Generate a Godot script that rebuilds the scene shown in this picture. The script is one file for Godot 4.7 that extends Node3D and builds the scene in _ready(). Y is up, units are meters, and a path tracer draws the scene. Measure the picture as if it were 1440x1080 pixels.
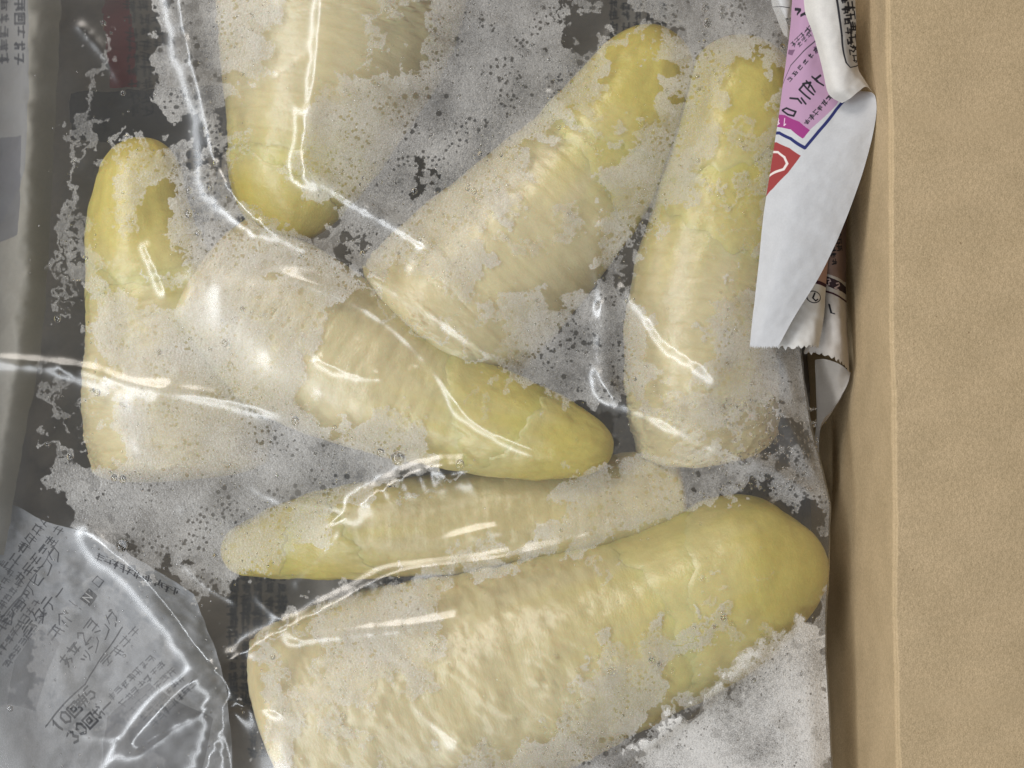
extends Node3D
# Boiled bamboo shoots in a fogged clear plastic bag, lying in a cardboard box lined with newspaper, seen from above.

const CAM_H := 0.504          # camera above the plane y = 0, metres
const FOV := 30.0
var K := 2.0 * 0.504 * tan(deg_to_rad(15.0)) / 1080.0
var rng := RandomNumberGenerator.new()

# ------------------------------------------------------------------ helpers
func at(px: float, py: float, h: float) -> Vector3:      # a point of the picture's frame at the height h
	var s := K * (CAM_H - h) / CAM_H
	return Vector3((px - 720.0) * s, h, (py - 540.0) * s)

func lin(r: float, g: float, b: float) -> Color:          # real-world linear colour as an albedo
	return Color(r, g, b).linear_to_srgb()

func mat(c: Color, rough := 0.8, spec := 0.5) -> StandardMaterial3D:
	var m := StandardMaterial3D.new()
	m.albedo_color = c
	m.roughness = rough
	m.metallic_specular = spec
	m.cull_mode = BaseMaterial3D.CULL_DISABLED
	return m

func tag(o: Node, label: String, category: String, group := "") -> void:
	o.set_meta("label", label)
	o.set_meta("category", category)
	if group != "":
		o.set_meta("group", group)

func thing(called: String, where := Vector3.ZERO) -> Node3D:
	var o := Node3D.new()
	o.name = called
	add_child(o, true)
	o.position = where
	return o

func obj(called: String, mesh: Mesh, m: Material, parent: Node = self) -> MeshInstance3D:
	var o := MeshInstance3D.new()
	o.name = called
	o.mesh = mesh
	if m:
		o.material_override = m
	parent.add_child(o, true)
	return o

# a grid of nu x nv points (index j * nu + i) as one smooth mesh; the normal is d/dv x d/du
func grid_mesh(p: PackedVector3Array, nu: int, nv: int, uv: PackedVector2Array, col := PackedColorArray(), wrap := false) -> ArrayMesh:
	var n := PackedVector3Array()
	n.resize(p.size())
	for j in nv:
		var j0 := maxi(j - 1, 0)
		var j1 := mini(j + 1, nv - 1)
		for i in nu:
			var i0 := i - 1
			var i1 := i + 1
			if wrap:
				i0 = (i - 1 + nu - 1) % (nu - 1)
				i1 = (i + 1) % (nu - 1)
			else:
				i0 = maxi(i0, 0)
				i1 = mini(i1, nu - 1)
			var du := p[j * nu + i1] - p[j * nu + i0]
			var dv := p[j1 * nu + i] - p[j0 * nu + i]
			n[j * nu + i] = dv.cross(du).normalized()
	var ix := PackedInt32Array()
	ix.resize((nu - 1) * (nv - 1) * 6)
	var k := 0
	for j in nv - 1:
		for i in nu - 1:
			var a := j * nu + i
			ix[k] = a; ix[k + 1] = a + 1; ix[k + 2] = a + nu
			ix[k + 3] = a + 1; ix[k + 4] = a + nu + 1; ix[k + 5] = a + nu
			k += 6
	var arr := []
	arr.resize(Mesh.ARRAY_MAX)
	arr[Mesh.ARRAY_VERTEX] = p
	arr[Mesh.ARRAY_NORMAL] = n
	arr[Mesh.ARRAY_TEX_UV] = uv
	if col.size():
		arr[Mesh.ARRAY_COLOR] = col
	arr[Mesh.ARRAY_INDEX] = ix
	var m := ArrayMesh.new()
	m.add_surface_from_arrays(Mesh.PRIMITIVE_TRIANGLES, arr)
	return m

func crv(a: Vector3, b: Vector3, c: Vector3, d: Vector3, t: float) -> Vector3:
	return b.cubic_interpolate(c, a, d, t)

func along(pts: Array, t: float) -> Vector3:              # Catmull-Rom through Vector3 points, t from 0 to 1
	var f := t * (pts.size() - 1)
	var i := clampi(int(f), 0, pts.size() - 2)
	var last := pts.size() - 1
	return crv(pts[maxi(i - 1, 0)], pts[i], pts[i + 1], pts[mini(i + 2, last)], f - i)

func fnl(freq: float, sd: int, oct := 1, kind := FastNoiseLite.TYPE_SIMPLEX) -> FastNoiseLite:
	var f := FastNoiseLite.new()
	f.noise_type = kind
	f.seed = sd
	f.frequency = freq
	f.fractal_type = FastNoiseLite.FRACTAL_FBM if oct > 1 else FastNoiseLite.FRACTAL_NONE
	f.fractal_octaves = oct
	return f

func noise_bytes(f: FastNoiseLite, w: int, h: int, seamless := false) -> PackedByteArray:
	var im := f.get_seamless_image(w, h) if seamless else f.get_image(w, h, false, false, true)
	im.convert(Image.FORMAT_L8)
	return im.get_data()

# ------------------------------------------------------------------ textures that tile
func tile_tex(size: int, base: Color, amount: float, layers: Array, specks := 0, speck_color := Color.BLACK) -> ImageTexture:
	# layers: [frequency, weight, octaves]; colour varies round base by amount
	var data := []
	for l in layers:
		data.append(noise_bytes(fnl(l[0], int(l[0] * 1000) + 7, l[2]), size, size, true))
	var out := PackedByteArray()
	out.resize(size * size * 3)
	for i in size * size:
		var v := 0.0
		for k in layers.size():
			v += (data[k][i] / 255.0 - 0.5) * layers[k][1]
		var g := 1.0 + v * amount
		out[i * 3] = clampi(int(base.r * g * 255.0), 0, 255)
		out[i * 3 + 1] = clampi(int(base.g * g * 255.0), 0, 255)
		out[i * 3 + 2] = clampi(int(base.b * (g + v * amount * 0.15) * 255.0), 0, 255)
	var im := Image.create_from_data(size, size, false, Image.FORMAT_RGB8, out)
	for s in specks:
		var x := rng.randi_range(2, size - 4)
		var y := rng.randi_range(2, size - 4)
		var c: Color = base.lerp(speck_color, rng.randf_range(0.2, 0.8))
		for q in rng.randi_range(1, 4):
			im.set_pixel(clampi(x + rng.randi_range(-1, 1), 0, size - 1), clampi(y + rng.randi_range(-1, 1), 0, size - 1), c)
	return ImageTexture.create_from_image(im)

func bump_tex(size: int, layers: Array) -> ImageTexture:
	var data := []
	for l in layers:
		data.append(noise_bytes(fnl(l[0], int(l[0] * 1000) + 91, l[2]), size, size, true))
	var out := PackedByteArray()
	out.resize(size * size)
	for i in size * size:
		var v := 0.0
		for k in layers.size():
			v += data[k][i] * layers[k][1]
		out[i] = clampi(int(v), 0, 255)
	return ImageTexture.create_from_image(Image.create_from_data(size, size, false, Image.FORMAT_L8, out))

# ------------------------------------------------------------------ bamboo shoots
var SX := 226                     # cells of the coarse height grid that the film is stretched over
var SZ := 214
const CELL := 0.0016
const GX0 := -0.222
const GZ0 := -0.171
var top := PackedFloat32Array()   # the highest solid point in every cell

func splat(p: PackedVector3Array) -> void:
	for v in p:
		var i := int((v.x - GX0) / CELL)
		var j := int((v.z - GZ0) / CELL)
		for dj in range(-1, 2):
			for di in range(-1, 2):
				var x := i + di
				var z := j + dj
				if x >= 0 and z >= 0 and x < SX and z < SZ and top[z * SX + x] < v.y:
					top[z * SX + x] = v.y

# ctrl: [px, py, radius in px, height of the upper side in mm] from the base to the tip
func shoot(label: String, ctrl: Array, o: Dictionary) -> Node3D:
	var pts := []
	var rad := []
	var flat: float = o.get("flat", 0.86)
	for c in ctrl:
		var hh: float = c[3] * 0.001
		var r: float = c[2] * K * (CAM_H - hh + c[2] * K * 0.6) / CAM_H
		var hc := hh - r * flat
		pts.append(at(c[0], c[1], hc))
		rad.append(Vector3(r, 0, 0))
	var root := thing("bamboo_shoot", pts[0])
	tag(root, label, "bamboo shoot", "peeled bamboo shoots in the bag")
	var nv := 190
	var nu := 97
	var sd: int = o.get("seed", 1)
	var nz := fnl(1.0, sd, 3)
	var cell := fnl(1.0, sd + 5, 1, FastNoiseLite.TYPE_CELLULAR)
	cell.cellular_jitter = 0.9
	# length along the axis
	var ax := []
	var len := [0.0]
	for j in nv:
		ax.append(along(pts, j / float(nv - 1)))
		if j > 0:
			len.append(len[j - 1] + ax[j].distance_to(ax[j - 1]))
	var total: float = len[nv - 1]
	# joints of the shoot, closer together towards the tip
	var joints := []
	var q := 0.004
	while q < total * 0.93:
		joints.append(q)
		q += lerpf(0.0105, 0.0045, q / total) * (0.85 + 0.3 * absf(nz.get_noise_1d(q * 4000.0)))
	var p := PackedVector3Array()
	var uv := PackedVector2Array()
	var col := PackedColorArray()
	var pale: Color = o.get("pale", Color(0.60, 0.515, 0.305))
	var yellow: Color = o.get("yellow", Color(0.59, 0.50, 0.15))
	var bumps: float = o.get("bumps", 0.22)
	var tip_from: float = o.get("tip", 0.62)
	var up_axis := Vector3.UP
	var sides := []
	for j in nv:
		var tan: Vector3 = (ax[mini(j + 1, nv - 1)] - ax[maxi(j - 1, 0)]).normalized()
		var side := tan.cross(up_axis).normalized()
		sides.append([side, side.cross(tan).normalized(), tan])
	for j in nv:
		var t := j / float(nv - 1)
		var s: float = len[j]
		var r: float = along(rad, t).x
		var cap := 1.0
		var round_tip := 1.0 - clampf((total - s) / (r * 0.9 + 0.001), 0.0, 1.0)
		cap *= sqrt(maxf(0.0, 1.0 - round_tip * round_tip))
		var round_base := 1.0 - clampf(s / (r * 0.25), 0.0, 1.0)
		cap *= pow(maxf(0.0, 1.0 - pow(round_base, 3.0)), 0.45)
		var groove := 0.0
		var jn := 0
		var near := 1.0
		for k in joints.size():
			var d: float = absf(s - joints[k])
			if d < near:
				near = d
				jn = k
		for i in nu:
			var a := TAU * (i % (nu - 1)) / (nu - 1.0)
			var ca := cos(a)
			var sa := sin(a)
			var ds: float = s - joints[jn] + 0.0011 * nz.get_noise_3d(ca * 1.6, sa * 1.6, jn * 7.0)
			groove = -0.00018 * exp(-pow(ds / 0.0006, 2.0)) + 0.00007 * exp(-pow((ds + 0.0018) / 0.0013, 2.0))
			groove *= 1.0 - smoothstep(0.72, 0.9, t)
			var lump := 0.0007 * nz.get_noise_3d(ca * 1.2 + 9.0, sa * 1.2, s * 55.0) + 0.00014 * nz.get_noise_3d(ca * 3.0, sa * 3.0 + 3.0, s * 190.0)
			var fibre := 0.00014 * nz.get_noise_3d(ca * 22.0, sa * 22.0, s * 60.0) * (1.0 - smoothstep(0.7, 0.9, t))
			var nod := 0.0
			if bumps > 0.0 and t < bumps + 0.08:
				var cv := cell.get_noise_2d(a * r / 0.0060 + 1.2 * nz.get_noise_2d(a * 3.0, s * 200.0), s / 0.0054 + 1.2 * nz.get_noise_2d(a * 3.0 + 9.0, s * 200.0))
				var patch := clampf(0.5 + 1.2 * nz.get_noise_3d(ca * 1.8 + 4.0, sa * 1.8, s * 60.0), 0.0, 1.0)
				nod = (clampf(-cv - 0.35, 0.0, 1.0) * 0.0026 * patch + 0.0005 * nz.get_noise_3d(ca * 4.0, sa * 4.0, s * 130.0) + 0.00025 * nz.get_noise_3d(ca * 12.0, sa * 12.0, s * 400.0)) * (1.0 - smoothstep(bumps - 0.05, bumps + 0.08, t))
			var rr := (r + lump + groove + fibre + nod) * cap
			var fr: Array = sides[j]
			var pos: Vector3 = ax[j] + fr[0] * (ca * rr) + fr[1] * (sa * rr * flat)
			p.append(pos - pts[0])
			uv.append(Vector2(a / TAU * 3.0, s * 14.0))
			var shade := 1.0 + 0.10 * nz.get_noise_3d(ca * 2.0, sa * 2.0, s * 45.0 + 4.0)
			var c := pale.lerp(yellow, smoothstep(tip_from - 0.16, tip_from + 0.12, t + 0.1 * nz.get_noise_2d(ca * 2.0, sa * 2.0)) * 0.75)
			c = c.lerp(Color(0.48, 0.37, 0.15), clampf(-groove * 1300.0, 0.0, 0.22))
			col.append(Color(c.r * shade, c.g * shade, c.b * shade))
	var world := PackedVector3Array()
	for v in p:
		world.append(v + pts[0])
	splat(world)
	obj("body", grid_mesh(p, nu, nv, uv, col, true), shoot_mat, root)
	# the soft sheaths that still wrap the tip: each a thin shell with a pointed lower edge
	var ns: int = o.get("sheaths", 2)
	for k in ns:
		var from: float = tip_from + 0.11 * k
		var turn: float = o.get("turn", 0.0) + k * 2.3
		var sp := PackedVector3Array()
		var suv := PackedVector2Array()
		var scol := PackedColorArray()
		var rows := 46
		for jj in rows:
			for i in nu:
				var a := TAU * (i % (nu - 1)) / (nu - 1.0)
				var edge := from + 0.055 * cos(a - turn) + 0.018 * nz.get_noise_2d(cos(a) * 2.0 + k * 5.0, sin(a) * 2.0)
				var t := lerpf(edge, 0.999, jj / float(rows - 1))
				var f := t * (nv - 1)
				var j := clampi(int(f), 0, nv - 2)
				var b0 := p[j * nu + i]
				var b1 := p[(j + 1) * nu + i]
				var pos := b0.lerp(b1, f - j)
				var cen: Vector3 = ax[j].lerp(ax[j + 1], f - j) - pts[0]
				var thick := (0.0007 + 0.00035 * k) * smoothstep(-0.02, 0.06, jj / float(rows - 1))
				var out := pos - cen
				pos += out.normalized() * (thick + 0.00012 * nz.get_noise_3d(cos(a) * 6.0, sin(a) * 6.0, t * 4.0 + k))
				sp.append(pos)
				suv.append(Vector2(a / TAU * 3.0, t * 2.0))
				var y := yellow.lerp(Color(0.50, 0.395, 0.088), 0.5 * k / maxf(ns, 1.0) + 0.4 * smoothstep(0.85, 1.0, t))
				y = y.lerp(pale.lerp(yellow, 0.55), 1.0 - smoothstep(0.0, 0.4, jj / float(rows - 1) + 0.12 * nz.get_noise_2d(a * 2.0, t * 3.0)))
				var sh := 1.0 + 0.07 * nz.get_noise_3d(cos(a) * 2.0, sin(a) * 2.0, t * 8.0)
				scol.append(Color(y.r * sh, y.g * sh, y.b * sh))
		obj("tip_sheath", grid_mesh(sp, nu, rows, suv, scol, true), shoot_mat, root)
		var sw := PackedVector3Array()
		for v in sp:
			sw.append(v + pts[0])
		splat(sw)
	return root

var shoot_mat: StandardMaterial3D

# ------------------------------------------------------------------ paper: a lofted sheet with a print of its own
class Sheet:
	var p := PackedVector3Array()
	var nu := 0
	var nv := 0
	var px := PackedVector2Array()      # where each grid point appears in the frame, to place the print
	var data := PackedByteArray()
	var tw := 0
	var th := 0
	var wpx := 1.0                       # texture pixels per frame pixel

	func uv_of(q: Vector2) -> Vector2:  # the place on the sheet of a point of the frame
		var best := 1e9
		var bi := 0
		for i in px.size():
			var d := px[i].distance_squared_to(q)
			if d < best:
				best = d
				bi = i
		var i0 := clampi(bi % nu, 0, nu - 2)
		var j0 := clampi(bi / nu, 0, nv - 2)
		var a := px[j0 * nu + i0]
		var e1 := px[j0 * nu + i0 + 1] - a
		var e2 := px[(j0 + 1) * nu + i0] - a
		var det := e1.x * e2.y - e1.y * e2.x
		var d := q - a
		var u := 0.0
		var v := 0.0
		if absf(det) > 1e-6:
			u = (d.x * e2.y - d.y * e2.x) / det
			v = (e1.x * d.y - e1.y * d.x) / det
		return Vector2((i0 + clampf(u, -3, 3)) / (nu - 1.0) * tw, (j0 + clampf(v, -3, 3)) / (nv - 1.0) * th)

	func put(x: int, y: int, c: Color, k := 1.0) -> void:
		if x < 0 or y < 0 or x >= tw or y >= th:
			return
		var i := (y * tw + x) * 3
		data[i] = int(lerpf(data[i], c.r * 255.0, k))
		data[i + 1] = int(lerpf(data[i + 1], c.g * 255.0, k))
		data[i + 2] = int(lerpf(data[i + 2], c.b * 255.0, k))

	func poly(pts: Array, c: Color, k := 1.0) -> void:
		var q := []
		var y0 := 1e9
		var y1 := -1e9
		for s in pts:
			var m := uv_of(s)
			q.append(m)
			y0 = minf(y0, m.y)
			y1 = maxf(y1, m.y)
		for y in range(maxi(int(y0), 0), mini(int(y1) + 1, th)):
			var xs := []
			for i in q.size():
				var a: Vector2 = q[i]
				var b: Vector2 = q[(i + 1) % q.size()]
				if (a.y <= y + 0.5) != (b.y <= y + 0.5):
					xs.append(a.x + (y + 0.5 - a.y) / (b.y - a.y) * (b.x - a.x))
			xs.sort()
			for i in range(0, xs.size() - 1, 2):
				for x in range(maxi(int(xs[i] + 0.5), 0), mini(int(xs[i + 1] + 0.5), tw)):
					put(x, y, c, k)

	func line(pts: Array, width: float, c: Color, k := 1.0) -> void:
		var r := width * wpx * 0.5
		for i in pts.size() - 1:
			var a := uv_of(pts[i])
			var b := uv_of(pts[i + 1])
			var lo := a.min(b) - Vector2(r + 1, r + 1)
			var hi := a.max(b) + Vector2(r + 1, r + 1)
			var ab := b - a
			var l2 := maxf(ab.length_squared(), 1e-6)
			for y in range(maxi(int(lo.y), 0), mini(int(hi.y) + 1, th)):
				for x in range(maxi(int(lo.x), 0), mini(int(hi.x) + 1, tw)):
					var w := Vector2(x + 0.5, y + 0.5)
					var t := clampf((w - a).dot(ab) / l2, 0.0, 1.0)
					var d := w.distance_to(a + ab * t)
					if d < r + 0.5:
						put(x, y, c, k * clampf(r + 0.5 - d, 0.0, 1.0))

func sheet(rows: Array, nu: int, nv: int, crumple := 0.0004, sd := 3, torn := 0.0) -> Sheet:
	# rows: lists of [px, py, height in mm]
	var s := Sheet.new()
	s.nu = nu
	s.nv = nv
	var rr := []
	for r in rows:
		var one := []
		for c in r:
			one.append(at(c[0], c[1], c[2] * 0.001))
		rr.append(one)
	var nz := fnl(1.0, sd, 3)
	for j in nv:
		for i in nu:
			var column := []
			for one in rr:
				column.append(along(one, i / (nu - 1.0)))
			var v := along(column, j / (nv - 1.0))
			if torn > 0.0 and j == nv - 1:       # the saw-cut lower edge
				v.z += torn * (pingpong(i * 0.5, 1.0) - 0.5 + 0.5 * nz.get_noise_1d(i * 0.7))
			v.y += crumple * nz.get_noise_2d(v.x * 60.0, v.z * 60.0) * 2.0 + crumple * 0.12 * nz.get_noise_2d(v.x * 200.0, v.z * 200.0)
			s.p.append(v)
			var k := K * (CAM_H - v.y) / CAM_H
			s.px.append(Vector2(v.x / k + 720.0, v.z / k + 540.0))
	var du := s.px[(nv / 2) * nu].distance_to(s.px[(nv / 2) * nu + nu - 1])
	var dv := s.px[nu / 2].distance_to(s.px[(nv - 1) * nu + nu / 2])
	s.wpx = clampf(1100.0 / maxf(du, dv), 0.8, 3.0)
	s.tw = clampi(int(du * s.wpx), 32, 2000)
	s.th = clampi(int(dv * s.wpx), 32, 2000)
	return s

func paper_start(s: Sheet, base: Color, mottling := 0.035) -> void:
	var a := noise_bytes(fnl(0.12, 11, 3), s.tw, s.th)
	var b := noise_bytes(fnl(0.018, 12, 3), s.tw, s.th)
	s.data.resize(s.tw * s.th * 3)
	for i in s.tw * s.th:
		var g := 1.0 + mottling * ((a[i] + b[i]) / 255.0 - 1.0)
		s.data[i * 3] = clampi(int(base.r * g * 255.0), 0, 255)
		s.data[i * 3 + 1] = clampi(int(base.g * g * 255.0), 0, 255)
		s.data[i * 3 + 2] = clampi(int(base.b * g * 255.0), 0, 255)

func paper_done(s: Sheet, called: String, parent: Node, origin := Vector3.ZERO) -> MeshInstance3D:
	var m := mat(Color.WHITE, 0.85, 0.3)
	m.albedo_texture = ImageTexture.create_from_image(Image.create_from_data(s.tw, s.th, false, Image.FORMAT_RGB8, s.data))
	m.texture_repeat = false
	m.backlight_enabled = true
	m.backlight = lin(0.16, 0.15, 0.14)
	var uv := PackedVector2Array()
	var q := PackedVector3Array()
	for j in s.nv:
		for i in s.nu:
			uv.append(Vector2(i / (s.nu - 1.0), j / (s.nv - 1.0)))
			q.append(s.p[j * s.nu + i] - origin)
	return obj(called, grid_mesh(q, s.nu, s.nv, uv), m, parent)

# strokes of signs on a 10 x 10 square, as pairs of digits
var SIGNS := {
	"tsu": ["2436", "5456", "837759"], "shi": ["1132", "0435", "198694"], "n": ["1143", "198793"], "gu": ["4015", "32827629", "7081", "8091"],
	"pi": ["212888", "2573", "8091928180"], "te": ["2171", "0494", "545739"], "bar": ["1686"], "ta": ["4015", "32827629", "4567"], "yo": ["24747929", "2676"],
	"suke": ["5004", "5094", "3429", "6469"], "bang": ["5056", "5859"], "0": ["50222759777250"], "1": ["325059"], "2": ["2250732989"], "3": ["21507254775928"],
	"5": ["70302464775928"], "8": ["50325466594654 7250", "5046"], "kai": ["1191991911", "3363663633"], "o": ["2363", "4149", "49386676 79", "7183"], "N": ["29208980"],
	"a": ["1272", "4046", "642947264487 69"], "box": ["1191991911"], "ki": ["2262", "1575", "4068", "38496979"], "re": ["212977 93", "2424"],
}

func write(s: Sheet, what: Array, start: Vector2, dir: Vector2, size: float, step: float, w: float, c: Color, k := 1.0, flip := false) -> void:
	var d := dir.normalized()
	var dn := Vector2(-d.y, d.x) * (-1.0 if flip else 1.0)
	var o := start
	for sign in what:
		var strokes: Array = SIGNS[sign] if SIGNS.has(sign) else scribble()
		for st in strokes:
			var t: String = st.replace(" ", "")
			var pts := []
			for i in range(0, t.length() - 1, 2):
				pts.append(o + d * (int(t[i]) / 9.0 * size) + dn * (int(t[i + 1]) / 9.0 * size))
			s.line(pts, w, c, k)
		o += d * step

func scribble() -> Array:              # a dense sign too small to read: a few bars and uprights
	var out := []
	var n := rng.randi_range(2, 3)
	for i in n:
		var y := 1 + int(8.0 * i / n) + rng.randi_range(0, 1)
		out.append("%d%d%d%d" % [rng.randi_range(0, 2), y, rng.randi_range(7, 9), y])
	for i in rng.randi_range(1, 3):
		var x := rng.randi_range(2, 8)
		out.append("%d%d%d%d" % [x, rng.randi_range(0, 3), clampi(x + rng.randi_range(-2, 2), 0, 9), rng.randi_range(6, 9)])
	return out

func small_print(s: Sheet, corner: Vector2, dir: Vector2, cols: int, lines: int, size: float, lead: float, w: float, c: Color, k: float) -> void:
	var d := dir.normalized()
	var dn := Vector2(-d.y, d.x)
	for l in lines:
		var what := []
		for q in cols - (rng.randi_range(0, cols / 3) if rng.randf() < 0.3 else 0):
			what.append("?")
		write(s, what, corner + dn * (lead * l), dir, size, size * 1.15, w, c, k)

# ------------------------------------------------------------------ the film
var FX := 0
var FZ := 0
const FCELL := 0.0008
var film := PackedFloat32Array()       # height of the film over the fine grid
var env := PackedFloat32Array()

func film_at(x: float, z: float) -> float:
	var fx := clampf((x - GX0) / FCELL, 0.0, FX - 1.001)
	var fz := clampf((z - GZ0) / FCELL, 0.0, FZ - 1.001)
	var i := int(fx)
	var j := int(fz)
	var u := fx - i
	var v := fz - j
	var k := j * FX + i
	return lerpf(lerpf(film[k], film[k + 1], u), lerpf(film[k + FX], film[k + FX + 1], u), v)

func on_film(px: float, py: float) -> Vector3:
	var h := -0.01
	var v := Vector3.ZERO
	for i in 7:
		v = at(px, py, h)
		h = film_at(v.x, v.z)
	return Vector3(v.x, h, v.z)

func edge_x(z: float) -> float:        # the side of the bag next to the box wall
	var e := [[0, 1121], [120, 1121], [300, 1120], [480, 1124], [540, 1131], [600, 1140], [660, 1155], [715, 1166], [800, 1165], [860, 1161], [920, 1161], [1000, 1166], [1090, 1170], [1250, 1172]]
	var py := z / (K * (CAM_H + 0.010) / CAM_H) + 540.0
	if py <= 0.0:
		return at(1121, 0, -0.010).x
	for i in e.size() - 1:
		if py <= e[i + 1][0]:
			var t: float = (py - e[i][0]) / float(e[i + 1][0] - e[i][0])
			return at(lerpf(e[i][1], e[i + 1][1], t), py, -0.010).x
	return at(1172, 1080, -0.010).x

func stretch_film() -> void:
	# 1: taut membrane over everything solid, on the coarse grid
	var h := PackedFloat32Array()
	h.resize(SX * SZ)
	var lo := PackedFloat32Array()
	lo.resize(SX * SZ)
	var pin := PackedByteArray()
	pin.resize(SX * SZ)
	for j in SZ:
		var z := GZ0 + j * CELL
		var xr := edge_x(z)
		for i in SX:
			var x := GX0 + i * CELL
			var k := j * SX + i
			lo[k] = maxf(top[k] + 0.0011, -0.0075 - 0.003 * smoothstep(-0.008, 0.0, x - xr))
			h[k] = maxf(lo[k], -0.006)
			var left := at(84, 540, -0.04).x
			if x > xr - 0.001:
				pin[k] = 1
				h[k] = maxf(lo[k], -0.0105)
			elif x < left:
				pin[k] = 1
				h[k] = maxf(top[k] + 0.0011, -0.006)
	for it in 110:
		for j in SZ:
			var ja := maxi(j - 1, 0) * SX
			var jb := mini(j + 1, SZ - 1) * SX
			for i in range(1, SX - 1):
				var k := j * SX + i
				if pin[k]:
					continue
				var v := (h[k - 1] + h[k + 1] + h[ja + i] + h[jb + i]) * 0.25 - 0.0000015
				v = h[k] + 1.55 * (v - h[k])
				h[k] = maxf(v, lo[k])
	# 2: finer grid, smoothed
	FX = SX * 2
	FZ = SZ * 2
	film.resize(FX * FZ)
	var lof := PackedFloat32Array()
	lof.resize(FX * FZ)
	for j in FZ:
		var fj := minf(j * 0.5, SZ - 1.001)
		var j0 := int(fj)
		for i in FX:
			var fi := minf(i * 0.5, SX - 1.001)
			var i0 := int(fi)
			var k := j0 * SX + i0
			film[j * FX + i] = lerpf(lerpf(h[k], h[k + 1], fi - i0), lerpf(h[k + SX], h[k + SX + 1], fi - i0), fj - j0)
			lof[j * FX + i] = maxf(maxf(top[k], top[k + 1]), maxf(top[k + SX], top[k + SX + 1])) + 0.0006
	for it in 5:
		var c := film.duplicate()
		for j in range(1, FZ - 1):
			for i in range(1, FX - 1):
				var k := j * FX + i
				film[k] = 0.2 * c[k] + 0.2 * (c[k - 1] + c[k + 1] + c[k - FX] + c[k + FX])
	# 3: slack: low waves, then the folds that catch the lamps
	var w1 := fnl(1.0, 5, 2)
	env = film.duplicate()
	for j in FZ:
		var z := GZ0 + j * FCELL
		for i in FX:
			var x := GX0 + i * FCELL
			film[j * FX + i] += 0.0004 * w1.get_noise_2d(x * 16.0, z * 16.0)

func fold(pts: Array, amp: float, width: float, skew := 0.0, sd := 1) -> void:
	# a sharp-crested fold along points of the frame; amp and width in mm, tapering to both ends
	var q := []
	for s in pts:
		q.append(on_film(s[0], s[1]))
	var dense := []
	var n := (pts.size() - 1) * 10
	for i in n + 1:
		dense.append(along(q, i / float(n)))
	var nz := fnl(0.09, sd, 2)
	var add := {}
	var w := width * 0.001
	for i in n:
		var a := Vector2(dense[i].x, dense[i].z)
		var b := Vector2(dense[i + 1].x, dense[i + 1].z)
		var ab := b - a
		var l2 := maxf(ab.length_squared(), 1e-12)
		var reach := w * 4.5
		var i0 := maxi(int((minf(a.x, b.x) - reach - GX0) / FCELL), 0)
		var i1 := mini(int((maxf(a.x, b.x) + reach - GX0) / FCELL), FX - 1)
		var j0 := maxi(int((minf(a.y, b.y) - reach - GZ0) / FCELL), 0)
		var j1 := mini(int((maxf(a.y, b.y) + reach - GZ0) / FCELL), FZ - 1)
		for j in range(j0, j1 + 1):
			for x in range(i0, i1 + 1):
				var p := Vector2(GX0 + x * FCELL, GZ0 + j * FCELL)
				var t := clampf((p - a).dot(ab) / l2, 0.0, 1.0)
				var d := p - a - ab * t
				var sgn := signf(ab.x * d.y - ab.y * d.x)
				var ww := w * (1.0 + skew * sgn)
				var g := (i + t) / n
				var taper := smoothstep(0.0, 0.12, g) * smoothstep(0.0, 0.12, 1.0 - g)
				taper *= 1.0 + 0.16 * nz.get_noise_1d(g * 100.0)
				var dl := d.length() / ww
				var v := amp * 0.001 * taper * (exp(-sqrt(dl * dl + 0.5) + 0.707))
				var k := j * FX + x
				if not add.has(k) or absf(add[k]) < absf(v):
					add[k] = v
	for k in add:
		film[k] += add[k]

func film_mesh(offset: float, skirt: bool) -> ArrayMesh:
	var nu := 452
	var nv := FZ
	var ext := 7 if skirt else 0
	var tot := nu + ext
	var p := PackedVector3Array()
	var uv := PackedVector2Array()
	var nz := fnl(60.0, 8, 2)
	for j in nv:
		var z := GZ0 + j * FCELL
		var xr := edge_x(z)
		var last := 0.0
		for i in nu:
			var x := lerpf(GX0, xr, i / (nu - 1.0))
			last = film_at(x, z) + offset
			p.append(Vector3(x, last, z))
			uv.append(Vector2((x - GX0) / TXW, (z - GZ0) / TZW))
		for e in ext:
			var t := (e + 1.0) / ext
			var y := lerpf(last, -0.066, t * t)
			var x2 := xr + 0.0022 * sin(minf(t * 2.2, 1.6)) + 0.0016 * t * nz.get_noise_2d(z, y * 2.0)
			p.append(Vector3(x2, y, z))
			uv.append(Vector2((xr - GX0) / TXW, (z - GZ0) / TZW))
	return grid_mesh(p, tot, nv, uv)

# ------------------------------------------------------------------ condensation: where the film is misted and where water has wiped it clear
const TXW := 0.362
const TZW := 0.342
const TW := 1810
const TH := 1710
var mist := PackedByteArray()

func mist_poly(pts: Array, value: int) -> void:
	var q := []
	var y0 := 1e9
	var y1 := -1e9
	for s in pts:
		var v := on_film(s[0], s[1])
		var m := Vector2((v.x - GX0) / TXW * TW, (v.z - GZ0) / TZW * TH)
		q.append(m)
		y0 = minf(y0, m.y)
		y1 = maxf(y1, m.y)
	for y in range(maxi(int(y0), 0), mini(int(y1) + 1, TH)):
		var xs := []
		for i in q.size():
			var a: Vector2 = q[i]
			var b: Vector2 = q[(i + 1) % q.size()]
			if (a.y <= y + 0.5) != (b.y <= y + 0.5):
				xs.append(a.x + (y + 0.5 - a.y) / (b.y - a.y) * (b.x - a.x))
		xs.sort()
		for i in range(0, xs.size() - 1, 2):
			for x in range(maxi(int(xs[i] + 0.5), 0), mini(int(xs[i + 1] + 0.5), TW)):
				mist[y * TW + x] = value

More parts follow.
